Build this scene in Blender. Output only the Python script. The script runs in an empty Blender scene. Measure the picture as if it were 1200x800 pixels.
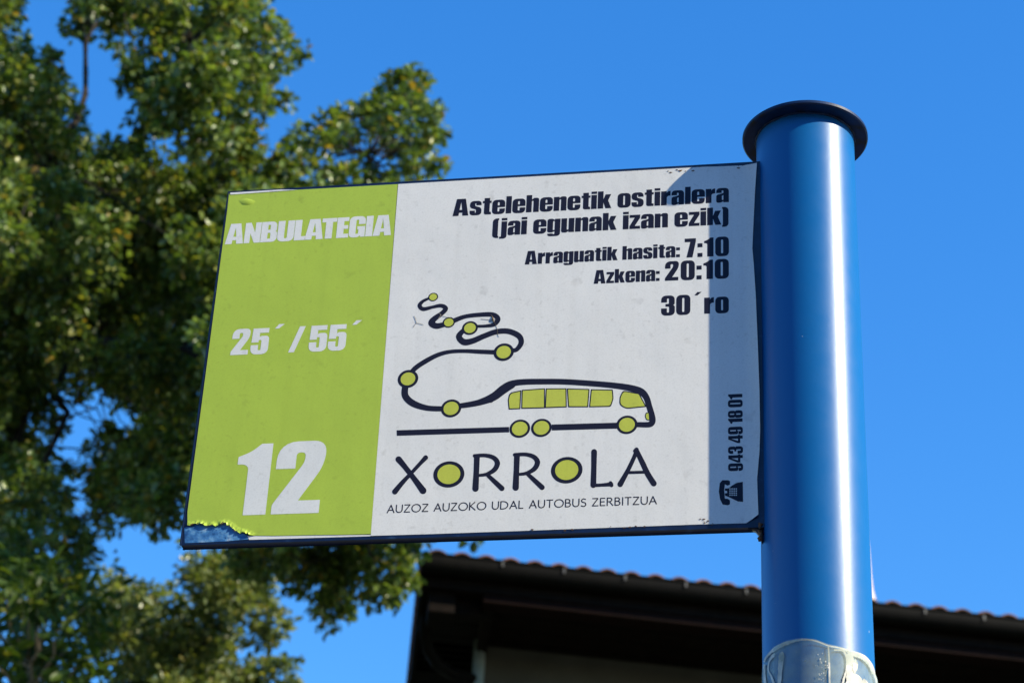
import bpy, bmesh, math, random
import numpy as np
from mathutils import Vector, Matrix
from mathutils.geometry import delaunay_2d_cdt, tessellate_polygon

random.seed(7)
rng = np.random.default_rng(11)
sc = bpy.context.scene
COL = sc.collection
R_ = math.radians

# ------------------------------------------------------------------ camera
CAM = Vector((0.0, 0.0, 1.6))
PITCH, ROLL, FPX = R_(31.4817), R_(3.1231), 2667.0       # 80 mm on a 36 mm wide frame
_f = Vector((0, math.cos(PITCH), math.sin(PITCH)))
_r0 = Vector((1, 0, 0)); _u0 = _r0.cross(_f)
_r = math.cos(ROLL) * _r0 + math.sin(ROLL) * _u0
_u = -math.sin(ROLL) * _r0 + math.cos(ROLL) * _u0
CM = Matrix((( _r.x, _u.x, -_f.x), (_r.y, _u.y, -_f.y), (_r.z, _u.z, -_f.z)))
cam = bpy.data.cameras.new('camera')
camo = bpy.data.objects.new('camera', cam); COL.objects.link(camo)
camo.matrix_world = Matrix.Translation(CAM) @ CM.to_4x4()
cam.sensor_width = 36; cam.lens = 36 * FPX / 1200
cam.clip_start = 0.05; cam.clip_end = 3000
cam.dof.use_dof = True; cam.dof.focus_distance = 2.28; cam.dof.aperture_fstop = 14
sc.camera = camo

# ------------------------------------------------------------------ sky, sun, exposure
SIGN_YAW = R_(10.8041)
SL = Vector((-math.cos(SIGN_YAW), math.sin(SIGN_YAW), 0))    # along the sign, away from the pole
SN = Vector((-math.sin(SIGN_YAW), -math.cos(SIGN_YAW), 0))   # sign normal, towards the viewer
SUN_EL = R_(32); SUN_B = 0.305
_h = -math.sqrt(1 - SUN_B ** 2) * SL + SUN_B * SN
SUN = Vector((_h.x * math.cos(SUN_EL), _h.y * math.cos(SUN_EL), math.sin(SUN_EL)))
wld = bpy.data.worlds.new('World'); sc.world = wld; wld.use_nodes = True
wn = wld.node_tree
sky = wn.nodes.new('ShaderNodeTexSky'); sky.sky_type = 'NISHITA'; sky.sun_disc = False
sky.sun_elevation = SUN_EL; sky.sun_rotation = math.atan2(SUN.x, SUN.y)
sky.air_density = 2.0; sky.dust_density = 0.0; sky.ozone_density = 8.0; sky.altitude = 2000
hsv = wn.nodes.new('ShaderNodeHueSaturation'); hsv.inputs['Saturation'].default_value = 1.22; hsv.inputs['Hue'].default_value = .508
wn.links.new(sky.outputs[0], hsv.inputs['Color'])
wn.links.new(hsv.outputs[0], wn.nodes['Background'].inputs[0])
wn.nodes['Background'].inputs[1].default_value = 0.146
sl = bpy.data.lights.new('sun', 'SUN'); sl.energy = 5.0; sl.angle = R_(0.53); sl.color = (1.0, 0.905, 0.69)
so = bpy.data.objects.new('sun', sl); COL.objects.link(so)
so.rotation_euler = SUN.to_track_quat('Z', 'Y').to_euler(); so.location = (8, -4, 12)
sc.view_settings.view_transform = 'Standard'; sc.view_settings.look = 'None'
sc.view_settings.gamma = 1; sc.view_settings.use_curve_mapping = False
sc.view_settings.exposure = 0.84
sc.cycles.max_bounces = 8; sc.cycles.transparent_max_bounces = 12

# ------------------------------------------------------------------ measuring helpers
def ray(px, py):
    return CM @ Vector(((px - 600) / FPX, -(py - 400) / FPX, -1))
def at(px, py, y):
    """world point seen at photo pixel (px, py) at depth y in front of the camera"""
    d = ray(px, py); return CAM + d * (y / d.y)

POLE = Vector((0.29620, 1.92303, 0)); PR = 0.051
SIGN_TOP = 1.6 + 1.40361; SIGN_W = 0.61637; SIGN_H = 0.42115; W0 = 0.0215
def S(px, py):
    """metres on the sign face: u away from the pole axis, z height"""
    d = ray(px, py); o = POLE + SN * W0
    t = (o - CAM).dot(SN) / d.dot(SN); P = CAM + d * t
    return ((P - o).dot(SL), P.z)
def sign_pt(u, z, w=0.0):
    return POLE + SL * u + SN * (W0 + w) + Vector((0, 0, z))
def pole_at(px, py):
    """angle round the pole and height of the near surface seen at a photo pixel"""
    d = ray(px, py); ox, oy = CAM.x - POLE.x, CAM.y - POLE.y
    a = d.x ** 2 + d.y ** 2; b = ox * d.x + oy * d.y; c = ox * ox + oy * oy - PR * PR
    q = b * b - a * c
    t = (-b - math.sqrt(max(q, 0))) / a; P = CAM + d * t
    return (math.atan2(P.y - POLE.y, P.x - POLE.x), P.z)

# ------------------------------------------------------------------ object helpers
def thing(name, label, cat, loc, group=None):
    o = bpy.data.objects.new(name, None); COL.objects.link(o); o.location = loc
    o.empty_display_size = 0.2
    o['label'] = label; o['category'] = cat
    if group: o['group'] = group
    return o
def link(name, me, mat, parent=None, label=None, smooth=False):
    o = bpy.data.objects.new(name, me); COL.objects.link(o)
    me.materials.clear()
    for m in (mat if isinstance(mat, (list, tuple)) else [mat]): me.materials.append(m)
    if smooth:
        me.polygons.foreach_set('use_smooth', [True] * len(me.polygons))
    if parent is not None:
        o.parent = parent
        if parent.type == 'EMPTY': o.matrix_parent_inverse = Matrix.Translation(-parent.location)
    if label: o['label'] = label
    me.update()
    return o
def mesh(verts, faces, name='mesh'):
    me = bpy.data.meshes.new(name); me.from_pydata([tuple(v) for v in verts], [], faces); me.update()
    return me
def frombm(bm):
    me = bpy.data.meshes.new('mesh'); bmesh.ops.recalc_face_normals(bm, faces=bm.faces)
    bm.to_mesh(me); bm.free(); return me
def add_box(bm, lo, hi, M=None, bev=0.0):
    r = bmesh.ops.create_cube(bm, size=1.0); vs = r['verts']
    for v in vs:
        p = Vector([lo[i] + (v.co[i] + .5) * (hi[i] - lo[i]) for i in range(3)])
        v.co = (M @ p) if M else p
    if bev:
        es = {e for v in vs for e in v.link_edges}
        bmesh.ops.bevel(bm, geom=list(es), offset=bev, segments=2, affect='EDGES', profile=.6)
def add_tube(bm, pts, rads, n=8, cap=True):
    rings = []
    pts = [Vector(p) for p in pts]
    for i, p in enumerate(pts):
        t = (pts[min(i + 1, len(pts) - 1)] - pts[max(i - 1, 0)]).normalized()
        a = t.cross(Vector((0, 0, 1)))
        if a.length < 1e-3: a = t.cross(Vector((1, 0, 0)))
        a.normalize(); b = t.cross(a)
        rings.append([bm.verts.new(p + rads[i] * (math.cos(k * 2 * math.pi / n) * a + math.sin(k * 2 * math.pi / n) * b)) for k in range(n)])
    for i in range(len(rings) - 1):
        for k in range(n):
            bm.faces.new((rings[i][k], rings[i][(k + 1) % n], rings[i + 1][(k + 1) % n], rings[i + 1][k]))
    if cap:
        bm.faces.new(rings[0]); bm.faces.new(list(reversed(rings[-1])))
def add_lathe(bm, prof, c, n=96):
    rings = [[bm.verts.new((c[0] + r * math.cos(2 * math.pi * k / n), c[1] + r * math.sin(2 * math.pi * k / n), z)) for k in range(n)] for r, z in prof]
    for i in range(len(rings) - 1):
        for k in range(n):
            bm.faces.new((rings[i][k], rings[i][(k + 1) % n], rings[i + 1][(k + 1) % n], rings[i + 1][k]))
    return rings

# ------------------------------------------------------------------ materials
def mat(name, col, rough=.5, spec=.5, metal=0.0, **k):
    m = bpy.data.materials.new(name); m.use_nodes = True
    b = m.node_tree.nodes['Principled BSDF']
    b.inputs['Base Color'].default_value = (*col, 1); b.inputs['Roughness'].default_value = rough
    b.inputs['Specular IOR Level'].default_value = spec; b.inputs['Metallic'].default_value = metal
    for n, v in k.items(): b.inputs[n.replace('_', ' ')].default_value = v
    return m
def noise_mix(m, stops, scale, detail=4, coord='Object', strength_bump=0, bump_scale=None, rough=None):
    """base colour from a noise through a colour ramp, optional bump"""
    nt = m.node_tree; b = nt.nodes['Principled BSDF']
    tc = nt.nodes.new('ShaderNodeTexCoord')
    n = nt.nodes.new('ShaderNodeTexNoise'); n.inputs['Scale'].default_value = scale; n.inputs['Detail'].default_value = detail
    nt.links.new(tc.outputs[coord], n.inputs['Vector'])
    r = nt.nodes.new('ShaderNodeValToRGB'); el = r.color_ramp.elements
    while len(el) < len(stops): el.new(.5)
    for e, (p, c) in zip(el, stops): e.position = p; e.color = (*c, 1)
    nt.links.new(n.outputs['Fac'], r.inputs['Fac']); nt.links.new(r.outputs['Color'], b.inputs['Base Color'])
    if strength_bump:
        n2 = nt.nodes.new('ShaderNodeTexNoise'); n2.inputs['Scale'].default_value = bump_scale or scale; n2.inputs['Detail'].default_value = 3
        nt.links.new(tc.outputs[coord], n2.inputs['Vector'])
        bp = nt.nodes.new('ShaderNodeBump'); bp.inputs['Strength'].default_value = strength_bump; bp.inputs['Distance'].default_value = .002
        nt.links.new(n2.outputs['Fac'], bp.inputs['Height']); nt.links.new(bp.outputs['Normal'], b.inputs['Normal'])
    return m
def vinyl(name, col, spec=.35):
    """printed film: colour with faint mottling and grime specks"""
    m = mat(name, col, .42, spec)
    nt = m.node_tree; b = nt.nodes['Principled BSDF']
    tc = nt.nodes.new('ShaderNodeTexCoord')
    def layer(scale, detail, lo, hi, c):
        n = nt.nodes.new('ShaderNodeTexNoise'); n.inputs['Scale'].default_value = scale; n.inputs['Detail'].default_value = detail
        nt.links.new(tc.outputs['Object'], n.inputs['Vector'])
        r = nt.nodes.new('ShaderNodeMapRange'); r.inputs['From Min'].default_value = lo; r.inputs['From Max'].default_value = hi
        nt.links.new(n.outputs['Fac'], r.inputs['Value'])
        return r.outputs['Result']
    prev = None
    for scale, det, lo, hi, k in ((9, 4, .35, .75, .09), (170, 2, .62, .74, .18), (620, 3, .45, .7, .12), (48, 3, .66, .76, .26)):
        f = layer(scale, det, lo, hi, k)
        mu = nt.nodes.new('ShaderNodeMath'); mu.operation = 'MULTIPLY'; mu.inputs[1].default_value = k
        nt.links.new(f, mu.inputs[0])
        mx = nt.nodes.new('ShaderNodeMix'); mx.data_type = 'RGBA'
        if prev is None: mx.inputs['A'].default_value = (*col, 1)
        else: nt.links.new(prev, mx.inputs['A'])
        mx.inputs['B'].default_value = (col[0] * .38 + .006, col[1] * .36 + .006, col[2] * .33 + .004, 1)
        nt.links.new(mu.outputs[0], mx.inputs['Factor'])
        prev = mx.outputs['Result']
    mp = nt.nodes.new('ShaderNodeMapping'); mp.inputs['Scale'].default_value = (90, 90, 3.5)
    nt.links.new(tc.outputs['Object'], mp.inputs['Vector'])
    ns = nt.nodes.new('ShaderNodeTexNoise'); ns.inputs['Scale'].default_value = 1; ns.inputs['Detail'].default_value = 4
    nt.links.new(mp.outputs[0], ns.inputs['Vector'])
    rs = nt.nodes.new('ShaderNodeMapRange'); rs.inputs['From Min'].default_value = .5; rs.inputs['From Max'].default_value = .8; rs.inputs['To Max'].default_value = .11
    nt.links.new(ns.outputs['Fac'], rs.inputs['Value'])
    mx = nt.nodes.new('ShaderNodeMix'); mx.data_type = 'RGBA'; nt.links.new(prev, mx.inputs['A']); mx.inputs['B'].default_value = (col[0] * .5, col[1] * .48, col[2] * .42, 1)
    nt.links.new(rs.outputs['Result'], mx.inputs['Factor']); prev = mx.outputs['Result']
    nt.links.new(prev, b.inputs['Base Color'])
    n2 = nt.nodes.new('ShaderNodeTexNoise'); n2.inputs['Scale'].default_value = 25; n2.inputs['Detail'].default_value = 2
    nt.links.new(tc.outputs['Object'], n2.inputs['Vector'])
    bp = nt.nodes.new('ShaderNodeBump'); bp.inputs['Strength'].default_value = .12; bp.inputs['Distance'].default_value = .004
    nt.links.new(n2.outputs['Fac'], bp.inputs['Height']); nt.links.new(bp.outputs['Normal'], b.inputs['Normal'])
    return m

def paint(name, col, rough=.3, metal=0.0):
    m = mat(name, col, rough, .36, metal, Coat_Weight=.1, Coat_Roughness=.22)
    nt = m.node_tree; b = nt.nodes['Principled BSDF']
    tc = nt.nodes.new('ShaderNodeTexCoord')
    n = nt.nodes.new('ShaderNodeTexNoise'); n.inputs['Scale'].default_value = 60; n.inputs['Detail'].default_value = 5
    nt.links.new(tc.outputs['Object'], n.inputs['Vector'])
    mp = nt.nodes.new('ShaderNodeMapRange'); mp.inputs['To Min'].default_value = rough - .06; mp.inputs['To Max'].default_value = rough + .08
    nt.links.new(n.outputs['Fac'], mp.inputs['Value']); nt.links.new(mp.outputs['Result'], b.inputs['Roughness'])
    n2 = nt.nodes.new('ShaderNodeTexNoise'); n2.inputs['Scale'].default_value = 260; n2.inputs['Detail'].default_value = 2
    nt.links.new(tc.outputs['Object'], n2.inputs['Vector'])
    bp = nt.nodes.new('ShaderNodeBump'); bp.inputs['Strength'].default_value = .035; bp.inputs['Distance'].default_value = .001
    nt.links.new(n2.outputs['Fac'], bp.inputs['Height']); nt.links.new(bp.outputs['Normal'], b.inputs['Normal'])
    # sparse pale chips and grime
    n3 = nt.nodes.new('ShaderNodeTexNoise'); n3.inputs['Scale'].default_value = 140; n3.inputs['Detail'].default_value = 2
    nt.links.new(tc.outputs['Object'], n3.inputs['Vector'])
    r3 = nt.nodes.new('ShaderNodeMapRange'); r3.inputs['From Min'].default_value = .795; r3.inputs['From Max'].default_value = .81
    nt.links.new(n3.outputs['Fac'], r3.inputs['Value'])
    mx = nt.nodes.new('ShaderNodeMix'); mx.data_type = 'RGBA'; mx.inputs['A'].default_value = (*col, 1); mx.inputs['B'].default_value = (.35, .4, .45, 1)
    nt.links.new(r3.outputs['Result'], mx.inputs['Factor']); nt.links.new(mx.outputs['Result'], b.inputs['Base Color'])
    return m

M_BLUE = paint('blue_paint', (.0004, .102, .315), .37, 0.0)
M_BLUE_WORN = noise_mix(mat('worn_blue_paint', (.02, .1, .3), .45), [(.3, (.012, .07, .22)), (.48, (.05, .18, .40)), (.58, (.12, .28, .48)), (.72, (.34, .44, .55))], 95, 6, strength_bump=.3, bump_scale=200)
M_NAVY = noise_mix(mat('dark_blue_edge', (.004, .03, .12), .4), [(.3, (.0015, .006, .026)), (.62, (.002, .011, .05)), (.75, (.02, .05, .11))], 70, 5)
M_WHITE = vinyl('white_vinyl', (.75, .74, .705))
M_GREEN = vinyl('green_vinyl', (.40, .53, .055))
M_LIME = vinyl('lime_print', (.50, .535, .065))
M_INK = vinyl('navy_ink', (.013, .0125, .027), .2)
M_WPRINT = vinyl('white_print', (.71, .715, .69))
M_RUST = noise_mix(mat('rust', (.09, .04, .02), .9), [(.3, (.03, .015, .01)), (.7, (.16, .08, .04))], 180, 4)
M_CAP = noise_mix(mat('cap_paint', (.004, .03, .12), .5, .25), [(.35, (.002, .022, .085)), (.55, (.002, .014, .055)), (.68, (.012, .012, .01)), (.8, (.05, .045, .03))], 60, 6)

# ------------------------------------------------------------------ flat lettering
def rounded(pts, seg=6):
    out = []
    n = len(pts)
    for i, p in enumerate(pts):
        x, y = p[0], p[1]; r = p[2] if len(p) > 2 else 0
        if r <= 0: out.append((x, y)); continue
        a = Vector((pts[i - 1][0] - x, pts[i - 1][1] - y)); b = Vector((pts[(i + 1) % n][0] - x, pts[(i + 1) % n][1] - y))
        r = min(r, a.length * .5 if len(pts[i - 1]) > 2 and pts[i - 1][2] > 0 else a.length * .98,
                b.length * .5 if len(pts[(i + 1) % n]) > 2 and pts[(i + 1) % n][2] > 0 else b.length * .98)
        A = Vector((x, y)) + a.normalized() * r; B = Vector((x, y)) + b.normalized() * r; V = Vector((x, y))
        k = .30                                                       # squarish superellipse-like corner
        for s in range(seg + 1):
            t = s / seg
            c1 = A.lerp(V, .62); c2 = B.lerp(V, .62)
            q = (1 - t) ** 3 * A + 3 * (1 - t) ** 2 * t * c1 + 3 * (1 - t) * t * t * c2 + t ** 3 * B
            out.append((q.x, q.y))
    return out
G = {}
def g(ch, w, *contours): G[ch] = (w, [rounded(c) for c in contours])
def rect(x0, y0, x1, y1, r=0): return [(x0, y0, r), (x0, y1, r), (x1, y1, r), (x1, y0, r)]
g('n', 62, [(0,0),(0,82),(27,82),(27,75),(37,83.5,4),(62,83.5,15),(62,0),(35,0),(35,67,4),(27,66,3),(27,0)])
g('h', 62, [(0,0),(0,101),(27,101),(27,75),(37,83.5,4),(62,83.5,15),(62,0),(35,0),(35,67,4),(27,66,3),(27,0)])
g('u', 62, [(0,82),(0,-1.5,15),(25,-1.5,4),(35,6.5),(35,0),(62,0),(62,82),(35,82),(35,16,3),(27,15,4),(27,82)])
g('o', 63, rect(0,-1.5,63,83.5,22), rect(27.5,14,36,68,4))
g('0', 66, rect(0,-1.5,66,101.5,24), rect(28,14,38,86,5))
g('e', 63, [(63,39),(63,83.5,22),(0,83.5,22),(0,-1.5,22),(63,-1.5,22),(63,31),(36,31),(36,14,4),(27,14,4),(27,39)], [(27,50),(36,50),(36,69,4),(27,69,4)])
g('a', 60, [(0,55),(0,83.5,20),(60,83.5,20),(60,0),(34,0),(34,7),(22,-1.5,6),(0,-1.5,15),(0,46,14),(24,50,6),(34,55),(34,69,4),(26,69,4),(26,55)], [(27,14,3),(34,14,2),(34,42),(27,38,3)])
g('s', 58, [(57,57),(57,83.5,20),(0,83.5,20),(0,43,15),(31,33,6),(31,14,4),(26,14,4),(26,27),(0,27),(0,-1.5,20),(58,-1.5,20),(58,42,15),(26,53,6),(26,69,3),(31,69,3),(31,57)])
g('t', 43, [(8,0,12),(43,0),(43,14),(35,15,2),(35,67),(43,67),(43,80),(35,80),(35,97),(8,97),(8,80),(0,80),(0,67),(8,67)])
g('i', 27, rect(0,0,27,82), rect(0,88,27,102))
g('l', 27, rect(0,0,27,101))
g('k', 65, [(0,0),(0,101),(27,101),(27,53),(37,82),(64,82),(50,46),(66,0),(38,0),(27,36),(27,0)])
g('r', 45, [(0,0),(0,82),(27,82),(26,72),(33,81,3),(45,83.5),(45,55),(34,54,4),(27,47,4),(27,0)])
g('g', 62, [(62,82),(35,82),(35,75),(25,83.5,4),(0,83.5,16),(0,3,15),(24,3,4),(35,10),(35,-7,3),(27,-7,3),(27,-3),(1,-3),(1,-19,14),(62,-19,18)], [(27,17,3),(35,17,3),(35,69,3),(27,69,3)])
g('j', 35, [(8,82),(35,82),(35,-19,17),(0,-19),(0,-7),(8,-7,4)], rect(8,88,35,102))
g('(', 32, [(32,102),(2,102,22),(2,-14,22),(32,-14),(32,-3),(28.5,-3,5),(28.5,91,5),(32,91)])
g(')', 32, [(0,102),(30,102,22),(30,-14,22),(0,-14),(0,-3),(3.5,-3,5),(3.5,91,5),(0,91)])
g('z', 50, [(0,82),(50,82),(50,64),(25,17),(50,17),(50,0),(0,0),(0,17),(24,65),(0,65)])
g('A', 78, [(0,0),(16,100),(60,100),(77,0),(48,0),(46.5,18),(30.5,18),(29,0)], [(32.5,35),(45,35),(38.7,82)])
g('N', 68, [(0,0),(0,100),(24,100),(44,50),(44,100),(68,100),(68,0),(43,0),(24,48),(24,0)])
g('B', 68, [(0,0),(0,100),(65,100,22),(65,54,14),(60,51.5),(68,48,14),(68,0,22)], [(28,60),(38,60,4),(38,84,4),(28,84)], [(28,16),(40,16,4),(40,45,4),(28,45)])
g('U', 70, [(0,100),(0,-1.5,24),(70,-1.5,24),(70,100),(41,100),(41,14,5),(29,14,5),(29,100)])
g('L', 48, [(0,0),(0,100),(29,100),(29,19),(48,19),(48,0)])
g('T', 62, [(0,100),(62,100),(62,81),(45.5,81),(45.5,0),(16.5,0),(16.5,81),(0,81)])
g('E', 50, [(0,0),(0,100),(49,100),(49,81),(29,81),(29,61),(47,61),(47,43),(29,43),(29,19),(50,19),(50,0)])
g('G', 68, [(67,62),(67,101.5,23),(0,101.5,23),(0,-1.5,23),(40,-1.5,8),(47,8),(49,0),(67,0),(67,52),(34,52),(34,37),(39,37),(39,15,4),(28,15,4),(28,85,5),(39,85,5),(39,62)])
g('I', 29, rect(0,0,29,100))
g('1', 45, [(15,0),(15,67,4),(10,71,3),(0,71.5),(0,82),(17,89,7),(30,100),(45,100),(45,0)])
g('2', 66, [(0,63),(0,101.5,27),(65,101.5,27),(65,68,18),(34,18),(63,18),(63,0),(0,0),(0,13,3),(38,72,7),(38,85.5,5),(26,85.5,5),(26,63)])
g('3', 64, [(0,66),(0,101.5,23),(63,101.5,23),(63,54,12),(56,51.5),(64,48,12),(64,-1.5,23),(0,-1.5,23),(0,36),(27,36),(27,14,4),(37,14,4),(37,44,4),(20,44.5),(20,58),(36,58.5,4),(36,86,4),(27,86,4),(27,66)])
g('4', 71, [(38,0),(38,17),(0,17),(0,36),(34,100),(64,100),(64,33),(71,33),(71,17),(64,17),(64,0)], [(19,33),(38,33),(38,78)])
g('5', 64, [(3,100),(61,100),(61,82),(29,82),(29,66),(36,70,3),(64,70,17),(64,-1.5,23),(0,-1.5,23),(0,35),(27,35),(27,14,4),(37,14,4),(37,54,4),(27,54,3),(27,45),(1,45)])
g('7', 54, [(0,100),(54,100),(54,84),(38,0),(9,0),(27,81),(0,81)])
g('8', 66, [(2,101.5,23),(64,101.5,23),(64,55,12),(58,51.5),(66,47,12),(66,-1.5,23),(0,-1.5,23),(0,47,12),(8,51.5),(2,55,12)], rect(28,14,38,44,4), rect(28,58,38,87,4))
g('9', 66, [(0,101.5,23),(66,101.5,23),(66,-1.5,23),(0,-1.5,23),(0,29),(28,29),(28,13,4),(38,13,4),(38,37),(28,31,4),(0,31,16)], rect(28,46,38,87,4))
g(':', 24, rect(0,0,24,21), rect(0,51,24,72))
g('/', 54, [(0,0),(21,0),(54,100),(33,100)])
g('\u00b4', 34, [(0,96),(15,96),(34,113),(14,113)])

def inside(p, poly):
    x, y = p; c = False; j = len(poly) - 1
    for i in range(len(poly)):
        xi, yi = poly[i]; xj, yj = poly[j]
        if (yi > y) != (yj > y) and x < (xj - xi) * (y - yi) / (yj - yi) + xi: c = not c
        j = i
    return c
def shapes_to_mesh(shapes, place, grid=()):
    """shapes: list of contour lists (outer first, holes after), 2D. Clean flat fill, placed by place(x, y)."""
    V, F = [], []
    for sh in shapes:
        pts, edges = [], []
        for c in sh:
            b = len(pts); pts += [Vector(p) for p in c]
            edges += [(b + i, b + (i + 1) % len(c)) for i in range(len(c))]
        extra = [Vector(p) for p in grid if inside(p, sh[0])]
        r = delaunay_2d_cdt(pts + extra, edges, [], 0, 1e-7)
        vs, fs = r[0], r[2]; b = len(V)
        V += [place(v.x, v.y) for v in vs]
        for f in fs:
            cx = sum(vs[i].x for i in f) / len(f); cy = sum(vs[i].y for i in f) / len(f)
            if sum(inside((cx, cy), c) for c in sh) % 2: F.append([b + i for i in f])
    me = mesh(V, F)
    return me
def text_shapes(txt, gap=5, space=26):
    x = 0; out = []
    for i, ch in enumerate(txt):
        if ch == ' ': x += space; continue
        w, cs = G[ch]
        if ch in '\u00b4': x += 12
        hole_sep = ch in 'ij:'
        if hole_sep:
            for c in cs: out.append([[(px + x, py) for px, py in c]])
        else: out.append([[(px + x, py) for px, py in c] for c in cs])
        x += w + gap - (11 if txt[i:i + 2] in ('AT', 'TA') else 5 if txt[i:i + 2] == 'LA' else 0)
        if ch in '\u00b4': x += 6
    return out, x - gap
def text_line(txt, p0, p1, cap_px, cap_at=0.5, gap=5, space=26):
    """text whose baseline runs from photo pixel p0 to p1 on the sign face; returns contours in sign metres"""
    (u0, z0), (u1, z1) = S(*p0), S(*p1); zb = (z0 + z1) / 2
    mx = p0[0] + (p1[0] - p0[0]) * cap_at; my = p0[1] + (p1[1] - p0[1]) * cap_at
    cap = S(mx, my - cap_px)[1] - S(mx, my)[1]
    sh, w = text_shapes(txt, gap, space)
    kx = (u1 - u0) / w; kz = cap / 100
    return [[[(u0 + x * kx, zb + (z1 - z0) * (x / w - .5) * .3 + y * kz) for x, y in c] for c in s] for s in sh]

def curl(u, z):
    """the white film lifts off the plate along the pole"""
    t = max(0, (.0655 - u) / .016)
    return .0045 * t * t * (.75 + .25 * math.sin(z * 23)) if t > 0 else 0.0
def on_sign(w):
    return lambda u, z: sign_pt(u, z, w + curl(u, z))
def px_poly(pts): return [S(*p) for p in pts]

def stroke_faces(path, closed=False, cap=10):
    """variable-width stroke: path of (x, y, width) -> list of small faces (quads and end discs)"""
    P = [Vector((p[0], p[1])) for p in path]; Wd = [p[2] / 2 for p in path]
    # Catmull-Rom resample
    Q, Wq = [], []
    for i in range(len(P) - 1):
        p0, p1, p2, p3 = P[max(i - 1, 0)], P[i], P[i + 1], P[min(i + 2, len(P) - 1)]
        n = 8 if len(P) > 2 else 1
        for s in range(n):
            t = s / n
            Q.append(.5 * ((2 * p1) + (p2 - p0) * t + (2 * p0 - 5 * p1 + 4 * p2 - p3) * t * t + (3 * p1 - p0 - 3 * p2 + p3) * t ** 3))
            Wq.append(Wd[i] + (Wd[i + 1] - Wd[i]) * t)
    Q.append(P[-1]); Wq.append(Wd[-1])
    F = []; L = []
    for i, q in enumerate(Q):
        d = Q[min(i + 1, len(Q) - 1)] - Q[max(i - 1, 0)]
        nrm = Vector((-d.y, d.x)).normalized()
        L.append((q + nrm * Wq[i], q - nrm * Wq[i]))
    for i in range(len(L) - 1):
        F.append([L[i][0], L[i + 1][0], L[i + 1][1], L[i][1]])
    return F, Q, Wq
def disc(c, r, ry=None, n=28, tilt=0):
    ry = ry or r
    return [(c[0] + r * math.cos(a) * math.cos(tilt) - ry * math.sin(a) * math.sin(tilt), c[1] + r * math.cos(a) * math.sin(tilt) + ry * math.sin(a) * math.cos(tilt)) for a in [2 * math.pi * k / n for k in range(n)]]
def union_mesh(polys, place):
    """clean union of many simple polygons (2D)"""
    pts, faces = [], []
    for p in polys:
        a = sum(p[i][0] * p[(i + 1) % len(p)][1] - p[(i + 1) % len(p)][0] * p[i][1] for i in range(len(p)))
        if abs(a) < 1e-12: continue
        q = list(p) if a > 0 else list(reversed(p))
        b = len(pts); pts += [Vector((v[0], v[1])) for v in q]; faces.append(list(range(b, b + len(q))))
    r = delaunay_2d_cdt(pts, [], faces, 1, 1e-7)
    boxes = [(min(p[0] for p in q), max(p[0] for p in q), min(p[1] for p in q), max(p[1] for p in q), q) for q in ([tuple(pts[i]) for i in f] for f in faces)]
    F = []
    for f in r[2]:
        cx = sum(r[0][i].x for i in f) / len(f); cy = sum(r[0][i].y for i in f) / len(f)
        if any(b[0] <= cx <= b[1] and b[2] <= cy <= b[3] and inside((cx, cy), b[4]) for b in boxes): F.append(list(f))
    return mesh([place(v.x, v.y) for v in r[0]], F)
def strokes_px(paths, org=(0, 0), k=1.0, caps=True):
    """strokes given in enlarged-crop coordinates -> polygons in sign metres"""
    out = []
    for pa in paths:
        F, Q, Wq = stroke_faces(pa)
        for f in F: out.append([S(org[0] + v[0] / k, org[1] + v[1] / k) for v in f])
        if caps:
            for j in range(len(Q)):
                if j in (0, len(Q) - 1) or j % 3 == 0:
                    out.append([S(org[0] + x / k, org[1] + y / k) for x, y in disc(Q[j], Wq[j], n=14)])
    return out

# ================================================================== SETTING
def ground_sheet():
    bm = bmesh.new()
    bmesh.ops.create_grid(bm, x_segments=60, y_segments=60, size=1500)
    return frombm(bm)
M_GROUND = noise_mix(mat('earth_and_grass', (.09, .10, .05), .9), [(.3, (.05, .07, .025)), (.55, (.09, .1, .045)), (.8, (.16, .13, .09))], 3, 6)
M_PAVE = noise_mix(mat('asphalt_paving', (.3, .29, .27), .8), [(.3, (.07, .068, .065)), (.7, (.11, .105, .10))], 14, 6, strength_bump=.2, bump_scale=90)
M_ASPH = noise_mix(mat('asphalt', (.05, .05, .05), .85), [(.3, (.035, .035, .037)), (.7, (.07, .07, .07))], 40, 6, strength_bump=.3, bump_scale=160)
M_KERB = noise_mix(mat('kerb_stone', (.35, .34, .32), .8), [(.3, (.28, .27, .25)), (.7, (.42, .41, .39))], 20, 5)
M_LINE = mat('road_paint', (.75, .75, .72), .6)
o = link('ground', ground_sheet(), M_GROUND); o.location.z = -.13; o['kind'] = 'structure'
bm = bmesh.new(); add_box(bm, (-30, -1.3, -.3), (30, 7.5, 0)); o = link('pavement', frombm(bm), M_PAVE); o['kind'] = 'structure'
bm = bmesh.new(); add_box(bm, (-30, -1.45, -.3), (30, -1.302, .004), bev=.015); o = link('kerb', frombm(bm), M_KERB); o['kind'] = 'structure'
bm = bmesh.new(); add_box(bm, (-60, -8.5, -.3), (60, -1.455, -.12)); o = link('road', frombm(bm), M_ASPH); o['kind'] = 'structure'
bm = bmesh.new()
for i in range(-12, 13): add_box(bm, (i * 4.5, -5.06, -.13), (i * 4.5 + 2, -4.94, -.116))
o = link('road_marking', frombm(bm), M_LINE); o['kind'] = 'structure'

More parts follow.
